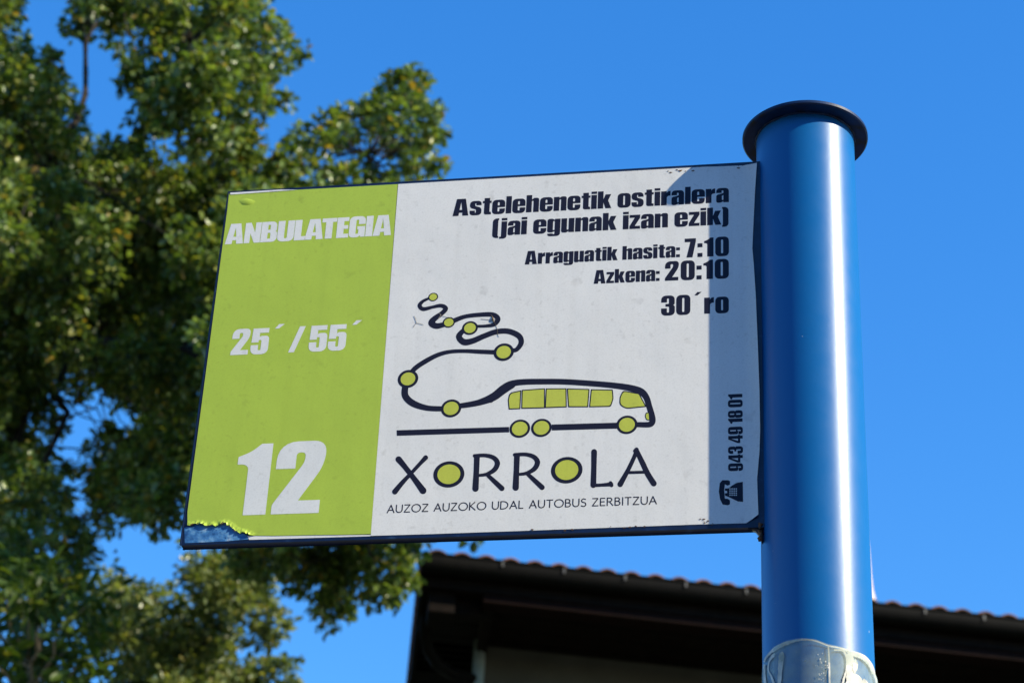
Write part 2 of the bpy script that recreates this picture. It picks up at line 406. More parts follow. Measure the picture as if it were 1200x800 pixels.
# ================================================================== HOUSE
M_TILE = noise_mix(mat('clay_tile', (.3, .12, .06), .8), [(.3, (.08, .035, .024)), (.5, (.17, .066, .038)), (.75, (.25, .11, .065))], 5, 6, strength_bump=.3, bump_scale=60)
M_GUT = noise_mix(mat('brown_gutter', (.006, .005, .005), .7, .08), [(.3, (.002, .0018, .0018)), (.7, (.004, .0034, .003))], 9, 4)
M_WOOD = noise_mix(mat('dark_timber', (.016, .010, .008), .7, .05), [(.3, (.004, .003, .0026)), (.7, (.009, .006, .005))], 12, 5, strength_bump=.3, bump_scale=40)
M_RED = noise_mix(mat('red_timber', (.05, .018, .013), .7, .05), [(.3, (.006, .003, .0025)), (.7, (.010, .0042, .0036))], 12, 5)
M_PLASTER = noise_mix(mat('plaster', (.16, .15, .125), .9, .2), [(.3, (.06, .056, .047)), (.7, (.085, .08, .067))], 3, 6, strength_bump=.2, bump_scale=60)
M_ZINC = noise_mix(mat('zinc', (.22, .27, .27), .45, .5), [(.3, (.32, .39, .38)), (.7, (.44, .50, .49))], 12, 5)
M_CLIP = mat('gutter_clip', (.07, .065, .06), .5)
M_STONE = noise_mix(mat('pale_stone', (.5, .42, .37), .8), [(.3, (.42, .34, .30)), (.7, (.56, .48, .43))], 12, 5)
EAVE = 9.0
_A = R_(7.4); EYA = 93.0
HC0 = CAM + ray(499, 646) * (EAVE / ray(499, 646).z)             # roof corner at gutter height
EX = Vector((math.cos(_A), math.sin(_A), 0)); EY = Vector((math.cos(R_(EYA)), math.sin(R_(EYA)), 0))   # the corner is not quite square
HC = HC0 + .2 * EY - Vector((0, 0, .03))
HM = Matrix(((EX.x, EY.x, 0, HC.x), (EX.y, EY.y, 0, HC.y), (0, 0, 1, HC.z), (0, 0, 0, 1)))
GZ = HC.z                                                            # height of the eave above the ground
house = thing('house', 'dark timber-eaved house with an orange clay tile roof edge, behind the blue pole', 'house', (HM @ Vector((8, 6, -GZ))))
LX, LY = 15.0, 11.0; P = .2225; OV = 1.17; SLOPE = math.tan(R_(19))
def wave(t):
    s = math.sin(math.pi * t / P); return .062 * abs(s) ** .8
def roof_plane(n_along, depth, along_front):
    V, F = [], []; na = int(n_along / P) * 10; nd = int(depth / .36)
    idx = {}
    def vert(i, j):
        if (i, j) in idx: return idx[(i, j)]
        a = i * P / 10; d = j * .36 - (.13 if along_front else .05)
        lim = a if along_front else a
        step = .022 * ((j % 1))
        z = SLOPE * (d + (.13 if along_front else .05)) + wave(a) + (.04 if along_front else -.03)
        p = Vector((a, d, z)) if along_front else Vector((d, a, z))
        idx[(i, j)] = len(V); V.append(HM @ p); return idx[(i, j)]
    for i in range(na):
        for j in range(nd):
            a = (i + 1) * P / 10; d = j * .36
            if d > a or d > n_along - a + .4: continue
            F.append((vert(i, j), vert(i + 1, j), vert(i + 1, j + 1), vert(i, j + 1)))
    return V, F
V1, F1 = roof_plane(LX, LY / 2, True); V2, F2 = roof_plane(LY, LY / 2, False)
nb = len(V1); me = mesh(V1 + V2, F1 + [tuple(nb + k for k in f) for f in F2])
roof = link('roof', me, M_TILE, house, smooth=True)
md = roof.modifiers.new('thickness', 'SOLIDIFY'); md.thickness = .018; md.offset = -1
# roof deck under the tiles
me = mesh([HM @ Vector(p) for p in ((0, 0, -.01), (LX, 0, -.01), (LX, LY, -.01), (0, LY, -.01), (LY / 2, LY / 2, SLOPE * LY / 2 - .02), (LX - LY / 2, LY / 2, SLOPE * LY / 2 - .02))],
          [(0, 1, 5, 4), (1, 2, 5), (2, 3, 4, 5), (3, 0, 4)])
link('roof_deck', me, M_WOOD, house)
# hip ridge tiles
bm = bmesh.new(); add_tube(bm, [HM @ Vector((t, t, SLOPE * t + .06)) for t in (.05, 1, 2, 3, 4, 5.4)], [.085] * 6, 10)
link('hip_ridge', frombm(bm), M_TILE, roof, smooth=True)
# gutter along the front eave: half-round trough
def gutter(x0, x1):
    prof = [(-.11 + .075 * math.cos(a) - .0, -.03 + .13 * math.sin(a)) for a in [math.pi + math.pi * k / 12 for k in range(13)]]
    prof = [(-.20, .02)] + [(-.11 + .09 * math.cos(a), -.02 + .105 * math.sin(a)) for a in [math.pi + math.pi * k / 12 for k in range(13)]] + [(-.02, .02)]
    V = [HM @ Vector((x, y, z)) for x in (x0, x1) for y, z in prof]; n = len(prof)
    F = [(i, i + 1, n + i + 1, n + i) for i in range(n - 1)] + [tuple(range(n)), tuple(reversed(range(n, 2 * n)))]
    bm = bmesh.new(); vs = [bm.verts.new(v) for v in V]
    for f in F: bm.faces.new([vs[k] for k in f])
    add_tube(bm, [HM @ Vector((x0, -.2, .02)), HM @ Vector((x1, -.2, .02))], [.013, .013], 8)
    return frombm(bm)
gut = link('gutter', gutter(-.03, LX), M_GUT, house, smooth=False)
for i in range(15):
    bm = bmesh.new(); x = .70 + i * .56
    add_box(bm, (x - .009, -.2165, -.035), (x + .009, -.2135, .012), HM)
    add_box(bm, (x - .009, -.212, .034), (x + .009, -.02, .038), HM)
    link('gutter_clip', frombm(bm), M_CLIP, gut)
# fascia, soffit boards, beams
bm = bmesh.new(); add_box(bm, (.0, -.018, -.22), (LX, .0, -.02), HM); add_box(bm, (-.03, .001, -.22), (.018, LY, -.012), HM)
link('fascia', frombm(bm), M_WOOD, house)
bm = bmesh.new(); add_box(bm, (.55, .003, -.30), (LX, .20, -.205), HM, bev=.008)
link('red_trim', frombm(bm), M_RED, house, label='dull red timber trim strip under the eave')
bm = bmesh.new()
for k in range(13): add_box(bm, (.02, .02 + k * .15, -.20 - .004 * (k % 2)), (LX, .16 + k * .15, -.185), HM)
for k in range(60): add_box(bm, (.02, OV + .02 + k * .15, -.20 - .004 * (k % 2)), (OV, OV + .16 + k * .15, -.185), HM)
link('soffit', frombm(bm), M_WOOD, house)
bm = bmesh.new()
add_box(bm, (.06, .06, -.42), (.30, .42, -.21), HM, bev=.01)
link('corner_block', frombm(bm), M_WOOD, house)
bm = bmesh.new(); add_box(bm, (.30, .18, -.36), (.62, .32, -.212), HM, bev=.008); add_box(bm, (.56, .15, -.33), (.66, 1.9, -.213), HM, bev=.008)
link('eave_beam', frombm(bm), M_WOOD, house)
# walls with windows below the picture
bm = bmesh.new()
WX = .60
def wall_front():
    add_box(bm, (WX, OV, -GZ - .13), (LX - OV, OV + .3, -.21), HM)
    add_box(bm, (WX, OV + .302, -GZ - .13), (WX + .3, LY - OV, -.21), HM)
    add_box(bm, (WX + .302, LY - OV - .3, -GZ - .13), (LX - OV, LY - OV, -.21), HM)
    add_box(bm, (LX - OV - .3, OV + .302, -GZ - .13), (LX - OV, LY - OV - .302, -.21), HM)
wall_front(); link('wall', frombm(bm), M_PLASTER, house)
M_GLASS = mat('window_glass', (.03, .04, .045), .05, .5)
for x in (2.4, 5.2, 8.0, 10.6):
    for z in (-3.9, -6.8):
        bm = bmesh.new()
        for a, b in (((x, z), (x + 1.2, z + .08)), ((x, z + 1.32), (x + 1.2, z + 1.4)), ((x, z + .082), (x + .08, z + 1.318)), ((x + 1.12, z + .082), (x + 1.2, z + 1.318)), ((x + .57, z + .082), (x + .63, z + 1.318))):
            add_box(bm, (a[0], OV - .06, a[1]), (b[0], OV - .003, b[1]), HM)
        wf = link('window', frombm(bm), M_WOOD, house)
        bm = bmesh.new(); add_box(bm, (x + .081, OV - .03, z + .083), (x + .569, OV - .012, z + 1.317), HM); add_box(bm, (x + .631, OV - .03, z + .083), (x + 1.119, OV - .012, z + 1.317), HM)
        link('pane', frombm(bm), M_GLASS, wf)
bm = bmesh.new(); add_box(bm, (6.9, OV - .06, -GZ), (7.9, OV - .003, -GZ + 2.1), HM, bev=.01); link('door', frombm(bm), M_RED, house)
# downpipe
hi = HM.inverted()
def on_front(px, py, yl):
    """point on the plane y = yl of the house frame"""
    d = hi.to_3x3() @ ray(px, py); o = hi @ CAM; t = (yl - o.y) / d.y; return o + d * t
pt = on_front(563, 742, OV - .09)
bm = bmesh.new(); add_tube(bm, [HM @ Vector((pt.x, OV - .09, pt.z)), HM @ Vector((pt.x, OV - .09, -GZ - .1))], [.056, .056], 16)
dp = link('downpipe', frombm(bm), M_ZINC, house, smooth=True, label='grey-green zinc rainwater pipe down the house corner')
bm = bmesh.new()
e0 = Vector((.05, .35, -.1))
add_tube(bm, [HM @ p for p in (Vector((.06, .55, -.20)), Vector((.06, .62, -.36)), Vector((.10, .72, -.50)), Vector((.20, .85, -.58)), Vector((.34, .98, -.60)), Vector((pt.x - .03, OV - .09, -.60)))], [.055] * 6, 12)
link('pipe_bend', frombm(bm), M_GUT, house, smooth=True)
# pale finial rising from the roof beside the pole
fb = on_front(1008, 708, .8)
prof = [(.20, -.35), (.18, -.08), (.165, 0), (.15, .05), (.132, .14), (.118, .29), (.110, .5), (.100, .7), (.085, .9), (.05, 1.15), (.0, 1.25)]
bm = bmesh.new(); c = HM @ Vector((fb.x, .8, 0))
add_lathe(bm, [(max(r, .001), c.z + fb.z + z) for r, z in prof], (c.x, c.y), 32)
link('finial', frombm(bm), M_STONE, roof, smooth=True, label='pale tapering roof finial behind the pole edge')

# unseen house added across the road behind the camera to shade the low sky
M_RENDER = noise_mix(mat('grey_render', (.12, .115, .105), .9, .2), [(.3, (.10, .095, .085)), (.7, (.14, .135, .12))], 2, 5)
shade_house = thing('house', 'long plain rendered house added across the road, unseen behind the camera, to shade the low sky', 'house', (0, -14, -.13))
bm = bmesh.new(); add_box(bm, (-24, -20, -.2), (24, -12.5, 7.6)); link('wall', frombm(bm), M_RENDER, shade_house)
me = mesh([(-25, -20.6, 7.61), (25, -20.6, 7.61), (25, -11.9, 7.61), (-25, -11.9, 7.61), (-25, -16.25, 10.2), (25, -16.25, 10.2)], [(0, 1, 5, 4), (2, 3, 4, 5), (0, 4, 3), (1, 2, 5), (0, 3, 2, 1)])
link('roof', me, M_TILE, shade_house)
for i in range(12):
    for z in (1.0, 4.4):
        x = -22 + i * 4
        bm = bmesh.new(); add_box(bm, (x - .1, -12.55, z - .1), (x + 1.3, -12.49, z + 1.6)); wf = link('window', frombm(bm), M_WOOD, shade_house)
        bm = bmesh.new(); add_box(bm, (x, -12.488, z), (x + 1.2, -12.47, z + 1.5)); link('pane', frombm(bm), M_GLASS, wf)

# ================================================================== TREES
def leaf_material(name, stops, trans=.38, rough=.34, spec=.55):
    m = bpy.data.materials.new(name); m.use_nodes = True; nt = m.node_tree
    b = nt.nodes['Principled BSDF']; out = nt.nodes['Material Output']
    geo = nt.nodes.new('ShaderNodeNewGeometry'); r = nt.nodes.new('ShaderNodeValToRGB'); el = r.color_ramp.elements
    while len(el) < len(stops): el.new(.5)
    for e, (p, c) in zip(el, stops): e.position = p; e.color = (*c, 1)
    nt.links.new(geo.outputs['Random Per Island'], r.inputs['Fac'])
    nt.links.new(r.outputs['Color'], b.inputs['Base Color'])
    b.inputs['Roughness'].default_value = rough; b.inputs['Specular IOR Level'].default_value = spec
    t = nt.nodes.new('ShaderNodeBsdfTranslucent'); mxc = nt.nodes.new('ShaderNodeMix'); mxc.data_type = 'RGBA'; mxc.blend_type = 'MULTIPLY'
    mxc.inputs['Factor'].default_value = 1; mxc.inputs['B'].default_value = (1.5, 1.5, .5, 1)
    nt.links.new(r.outputs['Color'], mxc.inputs['A']); nt.links.new(mxc.outputs['Result'], t.inputs['Color'])
    ms = nt.nodes.new('ShaderNodeMixShader'); ms.inputs['Fac'].default_value = trans
    nt.links.new(b.outputs[0], ms.inputs[1]); nt.links.new(t.outputs[0], ms.inputs[2]); nt.links.new(ms.outputs[0], out.inputs['Surface'])
    return m
M_LEAF = leaf_material('oak_leaf', [(0, (.024, .045, .012)), (.32, (.07, .115, .026)), (.58, (.12, .185, .042)), (.8, (.18, .24, .062)), (.95, (.26, .26, .055)), (1, (.33, .20, .03))])
M_LEAF2 = leaf_material('grey_leaf', [(0, (.05, .075, .026)), (.5, (.13, .17, .055)), (.85, (.21, .24, .085)), (1, (.28, .25, .09))])
M_LEAF3 = leaf_material('long_leaf', [(0, (.02, .04, .01)), (.5, (.045, .08, .014)), (.9, (.09, .13, .02)), (1, (.16, .16, .03))], .4, .45, .25)
M_BARK = noise_mix(mat('bark', (.05, .04, .03), .9, .2), [(.3, (.012, .010, .007)), (.7, (.036, .029, .022))], 18, 6, strength_bump=.6, bump_scale=30)
M_STEM = noise_mix(mat('pale_stem', (.26, .19, .14), .8, .2), [(.3, (.18, .13, .09)), (.7, (.34, .26, .19))], 25, 5)

def leaf_cloud(clumps, size, aspect=.55):
    """clumps: (centre, radius, n). Each leaf is a folded six-point blade of its own."""
    C, L = [], []
    for c, r, n in clumps:
        m = int(n * .55); c = np.array(c)
        A = rng.normal(size=(3, 3)); A, _q = np.linalg.qr(A); sc3 = np.array([1.35, .95, .72])          # a spray, longer than wide
        d = rng.normal(size=(m, 3)); d /= np.linalg.norm(d, axis=1)[:, None]
        p = c + ((d * (r * rng.random(m) ** .45)[:, None] * sc3) @ A)
        d = d @ A
        ns = 7; per = (n - m) // ns                                                                        # smaller twig ends round it
        for k in range(ns):
            e = rng.normal(size=3); e /= np.linalg.norm(e); sr = r * rng.uniform(.16, .38)
            q = rng.normal(size=(per, 3)) * sr * .55
            p = np.concatenate([p, c + e * r * rng.uniform(.75, 1.45) + q]); d = np.concatenate([d, q / (np.linalg.norm(q, axis=1)[:, None] + 1e-6) * .6 + e * .4])
        C.append(p); L.append(d)
    C = np.concatenate(C); D = np.concatenate(L); N = len(C)
    # leaf axis: outward, drooping, plus scatter; leaf normal: mostly up-ish
    ax = D * .7 + rng.normal(size=(N, 3)) * .75 + np.array([0, 0, -.18]); ax /= np.linalg.norm(ax, axis=1)[:, None]
    up = np.array([0, 0, 1.]) + rng.normal(size=(N, 3)) * .62
    sd = np.cross(ax, up); sd /= np.linalg.norm(sd, axis=1)[:, None] + 1e-9
    nm = np.cross(sd, ax)
    s = size * (.6 + .7 * rng.random(N))[:, None]; wv = s * aspect * (.8 + .4 * rng.random(N))[:, None]
    fold = .22
    T = [C, C + ax * s * .45 + sd * wv * .5 + nm * wv * fold, C + ax * s * .8 + sd * wv * .38 + nm * wv * fold * .6, C + ax * s - nm * s * .10,
         C + ax * s * .8 - sd * wv * .38 + nm * wv * fold * .6, C + ax * s * .45 - sd * wv * .5 + nm * wv * fold, C + ax * s * .55]
    V = np.stack(T, 1).reshape(-1, 3)
    tri = np.array([[0, 1, 6], [1, 2, 6], [2, 3, 6], [3, 4, 6], [4, 5, 6], [5, 0, 6]])
    F = (tri[None] + (np.arange(N) * 7)[:, None, None]).reshape(-1, 3)
    me = bpy.data.meshes.new('leaves')
    me.vertices.add(len(V)); me.vertices.foreach_set('co', V.astype(np.float32).ravel())
    me.loops.add(F.size); me.loops.foreach_set('vertex_index', F.astype(np.int32).ravel())
    me.polygons.add(len(F)); me.polygons.foreach_set('loop_start', np.arange(0, F.size, 3, dtype=np.int32))
    me.update(calc_edges=True); me.validate()
    return me
def branch(bm, a, b, r0, r1, n=6, wob=.12, seg=6, sag=0.0):
    a, b = Vector(a), Vector(b); L = (b - a).length; pts = []
    for i in range(seg + 1):
        t = i / seg; w = wob * L * math.sin(math.pi * t) * .5
        pts.append(a.lerp(b, t) + Vector((random.uniform(-w, w), random.uniform(-w, w), random.uniform(-w, w) - sag * L * math.sin(math.pi * t))))
    pts[0] = a; pts[-1] = b
    add_tube(bm, pts, [r0 + (r1 - r0) * i / seg for i in range(seg + 1)], n)
    return pts

def fill_region(poly, step, ylo, yhi, rpx, keep=1.0, holes=()):
    """clump centres filling a region of the crown seen from the pavement, at scattered real depths"""
    xs = [p[0] for p in poly]; ys = [p[1] for p in poly]; out = []
    y = min(ys)
    while y < max(ys):
        x = min(xs)
        while x < max(xs):
            q = (x + random.uniform(-.5, .5) * step, y + random.uniform(-.5, .5) * step)
            if inside(q, poly) and random.random() < keep and not any((q[0] - h[0]) ** 2 + (q[1] - h[1]) ** 2 < h[2] ** 2 for h in holes):
                dep = random.uniform(ylo, yhi); r = rpx * random.uniform(.65, 1.3) / FPX * dep * 1.38
                out.append((at(q[0], q[1], dep), r))
            x += step
        y += step
    return out

def make_tree(name, label, base, fork_h, limbs, leaf_m, bark_m, leaf_size, dens, trunk_r, aspect=.55, group='trees', parents={}):
    """limbs: list of clump lists; a limb runs from the trunk to the middle of each list"""
    t = thing(name, label, 'tree', base, group)
    bm = bmesh.new(); base = Vector(base)
    top = max((c.z for l in limbs for c, r in l)); fork = base + Vector((0, 0, fork_h))
    branch(bm, base - Vector((0, 0, .3)), fork, trunk_r, trunk_r * .7, 14, .03, 8)
    allc = []
    mids = []
    for li, l in enumerate(limbs):
        mid = sum((c for c, r in l), Vector()) / len(l)
        # the limb leaves the trunk somewhere up its height
        h = max(min((mid.z - base.z) * .75, fork_h), fork_h * .45)
        par = parents.get(li)
        st = mids[par] if par is not None else base + Vector((0, 0, h))
        mids.append(mid)
        lp = branch(bm, st, mid, trunk_r * (.13 if par is not None else .36), .02, 8, .12, 8)
        for c, r in l:
            near = min(lp[2:], key=lambda p: (p - c).length)
            branch(bm, near, c, .012, .004, 5, .12, 5)
            n = max(8, int(dens * (r / leaf_size) ** 2)); allc.append((c, r, n))
    link('trunk', frombm(bm), bark_m, t, smooth=True)
    link('crown', leaf_cloud(allc, leaf_size, aspect), leaf_m, t)
    return t

oak_limbs = [
    # dark middle
    fill_region([(-70, 235), (285, 235), (262, 330), (245, 480), (235, 600), (-70, 570)], 40, 17.0, 20.4, 31, 1.0, [(108, 490, 62), (66, 452, 40), (28, 510, 38), (92, 548, 30), (232, 612, 44)]),
    # upper right lobe, x 110-335
    fill_region([(108, -60), (335, -60), (328, 70), (314, 112), (294, 158), (245, 205), (180, 135), (158, 60), (118, 18)], 38, 14.6, 17.2, 27, 1.0, [(150, 92, 30), (285, 75, 16), (262, 118, 10)]),
    # upper left lobe
    fill_region([(-70, 55), (15, 52), (58, 92), (92, 118), (112, 170), (175, 195), (280, 190), (268, 310), (-70, 310)], 38, 14.6, 17.8, 29, 1.0, [(100, 108, 28), (138, 150, 18)]),
    # top left corner sprig
    fill_region([(-80, -50), (14, -50), (10, 30), (-80, 40)], 40, 15, 17, 22, .9),
    fill_region([(60, -50), (150, -50), (135, 45), (70, 25)], 38, 15.4, 17.2, 20, .8),
    fill_region([(275, 235), (600, 262), (640, 420), (600, 560), (480, 600), (270, 600)], 50, 13.8, 17.0, 34, 1.0),  # crown behind the sign, extended out of view to shade the lower left
    # branch to the right above the sign
    fill_region([(292, 190), (335, 155), (365, 132), (410, 130), (448, 97), (490, 92), (512, 112), (532, 138), (520, 165), (512, 215), (500, 250), (300, 250)], 25, 15.5, 17, 13.5, .93, [(430, 195, 7), (478, 200, 8), (445, 160, 7)]),
    # drooping lower mass left and under the sign
    fill_region([(-60, 540), (235, 560), (215, 610), (150, 640), (120, 690), (-60, 700)], 44, 16.4, 18.6, 25, .95, [(40, 620, 14), (190, 625, 26), (130, 610, 12), (225, 615, 20), (60, 590, 9)]),
    fill_region([(262, 600), (500, 610), (495, 660), (470, 720), (445, 745), (420, 705), (375, 715), (362, 660), (330, 690), (300, 665), (270, 655)], 30, 16.0, 17.4, 17, .95, [(345, 690, 14)]),
]
oak_limbs.append(fill_region([(255, 250), (470, 262), (470, 590), (285, 600), (250, 560)], 36, 15.6, 18.2, 30, 1.0))  # extra clumps hidden behind the sign, added to cast shade on the lower crown
oak_limbs.append(fill_region([(-70, 110), (20, 120), (90, 195), (180, 225), (265, 225), (255, 330), (238, 480), (225, 590), (-70, 580)], 42, 18.6, 21.4, 31, 1.0,
                             [(108, 490, 66), (66, 452, 42), (28, 510, 40), (92, 548, 34), (232, 612, 46)]))
make_tree('broadleaf_tree', 'tall dense broadleaf tree with dark shaded crown spreading behind the left half of the sign', Vector((at(-170, 700, 18.6).x, 18.6, 0)), 8.2,
          oak_limbs, M_LEAF, M_BARK, .082, 66, .30, parents={1: 0, 2: 0, 3: 2, 4: 2, 5: 0, 6: 5, 7: 0, 8: 5, 9: 5, 10: 0})
mid_limbs = [
    fill_region([(110, 700), (180, 685), (215, 668), (275, 668), (300, 690), (318, 740), (345, 765), (335, 840), (110, 850)], 32, 19.5, 22.0, 22, .95),
    fill_region([(130, 800), (320, 800), (320, 950), (110, 950)], 50, 20.0, 23, 32, .9),
]
make_tree('broadleaf_tree', 'smaller lighter grey-green tree below the lower left corner of the sign', Vector((at(220, 850, 21.4).x, 21.4, 0)), 6.8, mid_limbs, M_LEAF2, M_BARK, .085, 60, .17)
low_limbs = [
    fill_region([(-50, 640), (60, 650), (110, 690), (130, 760), (120, 900), (-50, 900)], 34, 14.2, 16.6, 24, 1.0, [(45, 640, 14)]),
]
make_tree('broadleaf_tree', 'nearer long-leaved tree with thin pale stems in the bottom left corner of the photo', Vector((at(50, 850, 15.2).x, 15.2, 0)), 6.2, low_limbs, M_LEAF3, M_STEM, .14, 44, .09, .36)

# ================================================================== BUS STOP SIGN
stop = thing('bus_stop_sign', 'blue tubular bus stop post carrying a green and white timetable sign', 'bus stop sign', (POLE.x, POLE.y, 0))
def z_on_axis(px, py):
    d = ray(px, py); t = (POLE.x * d.x + POLE.y * d.y) / (d.x ** 2 + d.y ** 2); return CAM.z + d.z * t
ZCAP = z_on_axis(944, 166)
bm = bmesh.new(); add_lathe(bm, [(PR, 0.0), (PR, ZCAP - .002)], POLE, 128); link('pole', frombm(bm), M_BLUE, stop, smooth=True)
bm = bmesh.new(); add_lathe(bm, [(.001, 0.016), (.10, .016), (.104, .012), (.104, .001)], POLE, 64); link('base_plate', frombm(bm), M_NAVY, stop)
RF = .0655
bm = bmesh.new(); add_lathe(bm, [(.02, ZCAP), (RF - .0015, ZCAP), (RF, ZCAP + .0012), (RF, ZCAP + .0042), (RF - .0012, ZCAP + .0054), (.03, ZCAP + .0062), (.001, ZCAP + .0064)], POLE, 128)
capo = link('cap', frombm(bm), M_CAP, stop, smooth=False)
bm = bmesh.new()
pts = [(POLE.x + (PR + .0002) * math.cos(a), POLE.y + (PR + .0002) * math.sin(a), ZCAP - .0008 + .0006 * math.sin(9 * a)) for a in [2 * math.pi * k / 96 for k in range(97)]]
add_tube(bm, pts, [.0014 + .0004 * math.sin(k * 1.7) for k in range(97)], 8, cap=False); link('weld_seam', frombm(bm), M_CAP, capo, smooth=True)

# plate with rolled edges
PT = .0105
z0, z1 = SIGN_TOP - SIGN_H, SIGN_TOP
bm = bmesh.new()
SM = Matrix(((SL.x, SN.x, 0, POLE.x + SN.x * W0), (SL.y, SN.y, 0, POLE.y + SN.y * W0), (0, 0, 1, 0), (0, 0, 0, 1)))
add_box(bm, (.044, -PT, z0), (SIGN_W, 0, z1), SM, bev=.0016)
plate = link('sign_plate', frombm(bm), M_NAVY, stop)
# corner gusset and weld where the plate meets the pole
bm = bmesh.new()
gz = z0 + .001
prof = [(.049, gz - .017), (.051, gz - .010), (.055, gz - .004), (.064, gz), (.049, gz)]
vf = [bm.verts.new(sign_pt(u, z, -.002)) for u, z in prof]; vb = [bm.verts.new(sign_pt(u, z, -.009)) for u, z in prof]
bm.faces.new(vf); bm.faces.new(list(reversed(vb)))
for i in range(len(prof)): bm.faces.new((vf[i], vb[i], vb[(i + 1) % 5], vf[(i + 1) % 5]))
add_tube(bm, [sign_pt(.0485 + .001 * math.sin(k * 2.1), z0 + .002 + k * .012, -.004) for k in range(36)], [.003 + .0008 * math.sin(k * 1.3) for k in range(36)], 8)
link('weld_seam', frombm(bm), M_NAVY, plate, smooth=True)
bm = bmesh.new(); add_tube(bm, [sign_pt(.0500 + .0006 * math.sin(k * 2.3), z0 - .016 + k * .0026, .0006 * math.sin(k)) for k in range(8)], [.0022 + .0007 * math.sin(k * 1.9) for k in range(8)], 8)
link('weld_bead', frombm(bm), M_RUST, plate, smooth=True, label='rusty weld bead at the lower corner by the pole')

# --- film edges (measured on the photo, in sign metres)
def densify(pts, d=.012):
    out = []
    for i, p in enumerate(pts):
        q = pts[(i + 1) % len(pts)]; L = math.hypot(q[0] - p[0], q[1] - p[1]); n = max(1, int(L / d))
        out += [(p[0] + (q[0] - p[0]) * k / n, p[1] + (q[1] - p[1]) * k / n) for k in range(n)]
    return out
right_edge = [(887.2, 193.5), (885, 225), (883.2, 260), (881.8, 292), (883.4, 310), (886, 350), (888.5, 410), (890.3, 460), (891, 505), (890.2, 530), (887.4, 562), (888.2, 585), (889, 604), (881, 609), (874.5, 612.8)]
tear = [(293, 626.8), (287, 624.5), (280, 624.6), (274, 620.5), (268.5, 616), (264, 613.2), (259, 614.5), (254, 616.8), (249, 615.6), (243, 617), (236, 614.6), (230, 613.8), (225, 616), (219.8, 615.4)]
_t = []
for (xa, ya), (xb, yb) in zip(tear[:-1], tear[1:]):
    for k in range(3): _t.append((xa + (xb - xa) * k / 3 + random.uniform(-.7, .7), ya + (yb - ya) * k / 3 + random.uniform(-.9, .9)))
tear = _t + [tear[-1]]
top_z = SIGN_TOP - .0016
def topline(x): 
    return S(x, 213)[0]
white_out = [(topline(467), top_z)] + [(S(827, 195)[0], top_z), (S(840, 195)[0], top_z - .0006)] + px_poly(right_edge) + px_poly([(820, 614.2), (780, 615.6), (700, 618.6), (600, 622.2), (500, 625.7), (434, 627.6)])
white_out += px_poly([(434.6, 626)])
grid = [(u, z) for u in np.arange(.049, .0665, .0022) for z in np.arange(z0 + .003, z1 - .003, .012)]
me = shapes_to_mesh([[densify(white_out)]], on_sign(.0003), grid)
link('white_film', me, M_WHITE, plate)
bot = [(434.6, 625.6), (400, 626.3), (360, 626.9), (320, 627.5)]
left = [(219.8, 600), (227, 545), (243.6, 420), (258, 310), (266.5, 246)]
# green film, its torn lower edge curling outwards
green_out = [(topline(466.5), top_z - .0002)] + px_poly([(450.6, 420)]) + px_poly(bot) + px_poly(tear) + px_poly(left) + [(S(268.2, 229)[0], top_z - .0002)]
TE = [S(*p) for p in tear]
def tear_lift(u, z):
    d = min(math.hypot(u - a, z - b) for a, b in TE)
    return .0024 * max(0, 1 - d / .005) ** 1.5 * (.6 + .4 * math.sin(u * 900) * math.sin(z * 700 + u * 300))
ggrid = [(u, z) for u in np.arange(S(300, 620)[0], SIGN_W - .004, .0014) for z in np.arange(z0 + .008, z0 + .042, .0014)]
me = shapes_to_mesh([[densify(green_out, .004)]], lambda u, z: sign_pt(u, z, .0005 + tear_lift(u, z)), ggrid)
link('green_film', me, M_GREEN, plate)
# white backing strip showing under the green film, and a sliver at the top-left corner
strip = px_poly([(290, 627.6), (434.6, 626.4), (434.2, 628), (292, 632.2)])
sliver = [(SIGN_W - .0015, top_z + .0008), (S(330, 218)[0], top_z + .0012), (S(350, 218)[0], top_z - .0004), (SIGN_W - .002, top_z - .0018)]
link('backing_film', shapes_to_mesh([[strip]], lambda u, z: sign_pt(u, z, .0002)), M_WHITE, plate)
link('backing_film', shapes_to_mesh([[sliver]], lambda u, z: sign_pt(u, z, .0008)), M_WHITE, plate)
# bare scraped paint at the torn corner
bare = px_poly([(216, 618), (222, 616.5), (232, 611), (262, 611), (282, 623), (292, 628), (291, 631.5), (262, 634), (216.5, 636)])
link('bare_paint', shapes_to_mesh([[bare]], lambda u, z: sign_pt(u, z, .0001)), M_BLUE_WORN, plate, label='scratched bare blue paint at the torn lower corner')

# --- lettering
def letter(name, shapes, m, w=.00038):
    link(name, shapes_to_mesh(shapes, on_sign(w)), m, plate)
letter('destination_lettering', text_line('ANBULATEGIA', (263.4, 287.6), (458.6, 274.9), 23.7, .9, 2), M_WPRINT, .0006)
letter('minutes_lettering', text_line('25\u00b4 / 55\u00b4', (269.8, 416.8), (423.2, 408.8), 29.8, .3, 5, 13), M_WPRINT, .0006)
letter('stop_number', text_line('12', (271.2, 604.0), (376.2, 600.9), 83, .4, 7), M_WPRINT, .0006)
tt = text_line('Astelehenetik ostiralera', (530.5, 252.7), (854.2, 238.0), 19.8, .2, 4.5)
tt += text_line('(jai egunak izan ezik)', (576.3, 275.7), (854.3, 264.0), 19.9, .3, 4.5)
tt += text_line('Arraguatik hasita:', (615, 309.8), (796.8, 301.9), 15.7, .2, 4.5)
tt += text_line('7:10', (802.3, 302.0), (854.3, 299.9), 22.2, .3, 8)
tt += text_line('Azkena:', (695.7, 332.6), (773, 329.5), 15.9, .2, 4.5)
tt += text_line('20:10', (779.2, 328.8), (854.2, 326.6), 22.4, .3, 8)
tt += text_line('30\u00b4ro', (774.7, 369.5), (854.2, 367.0), 22.8, .2, 6)
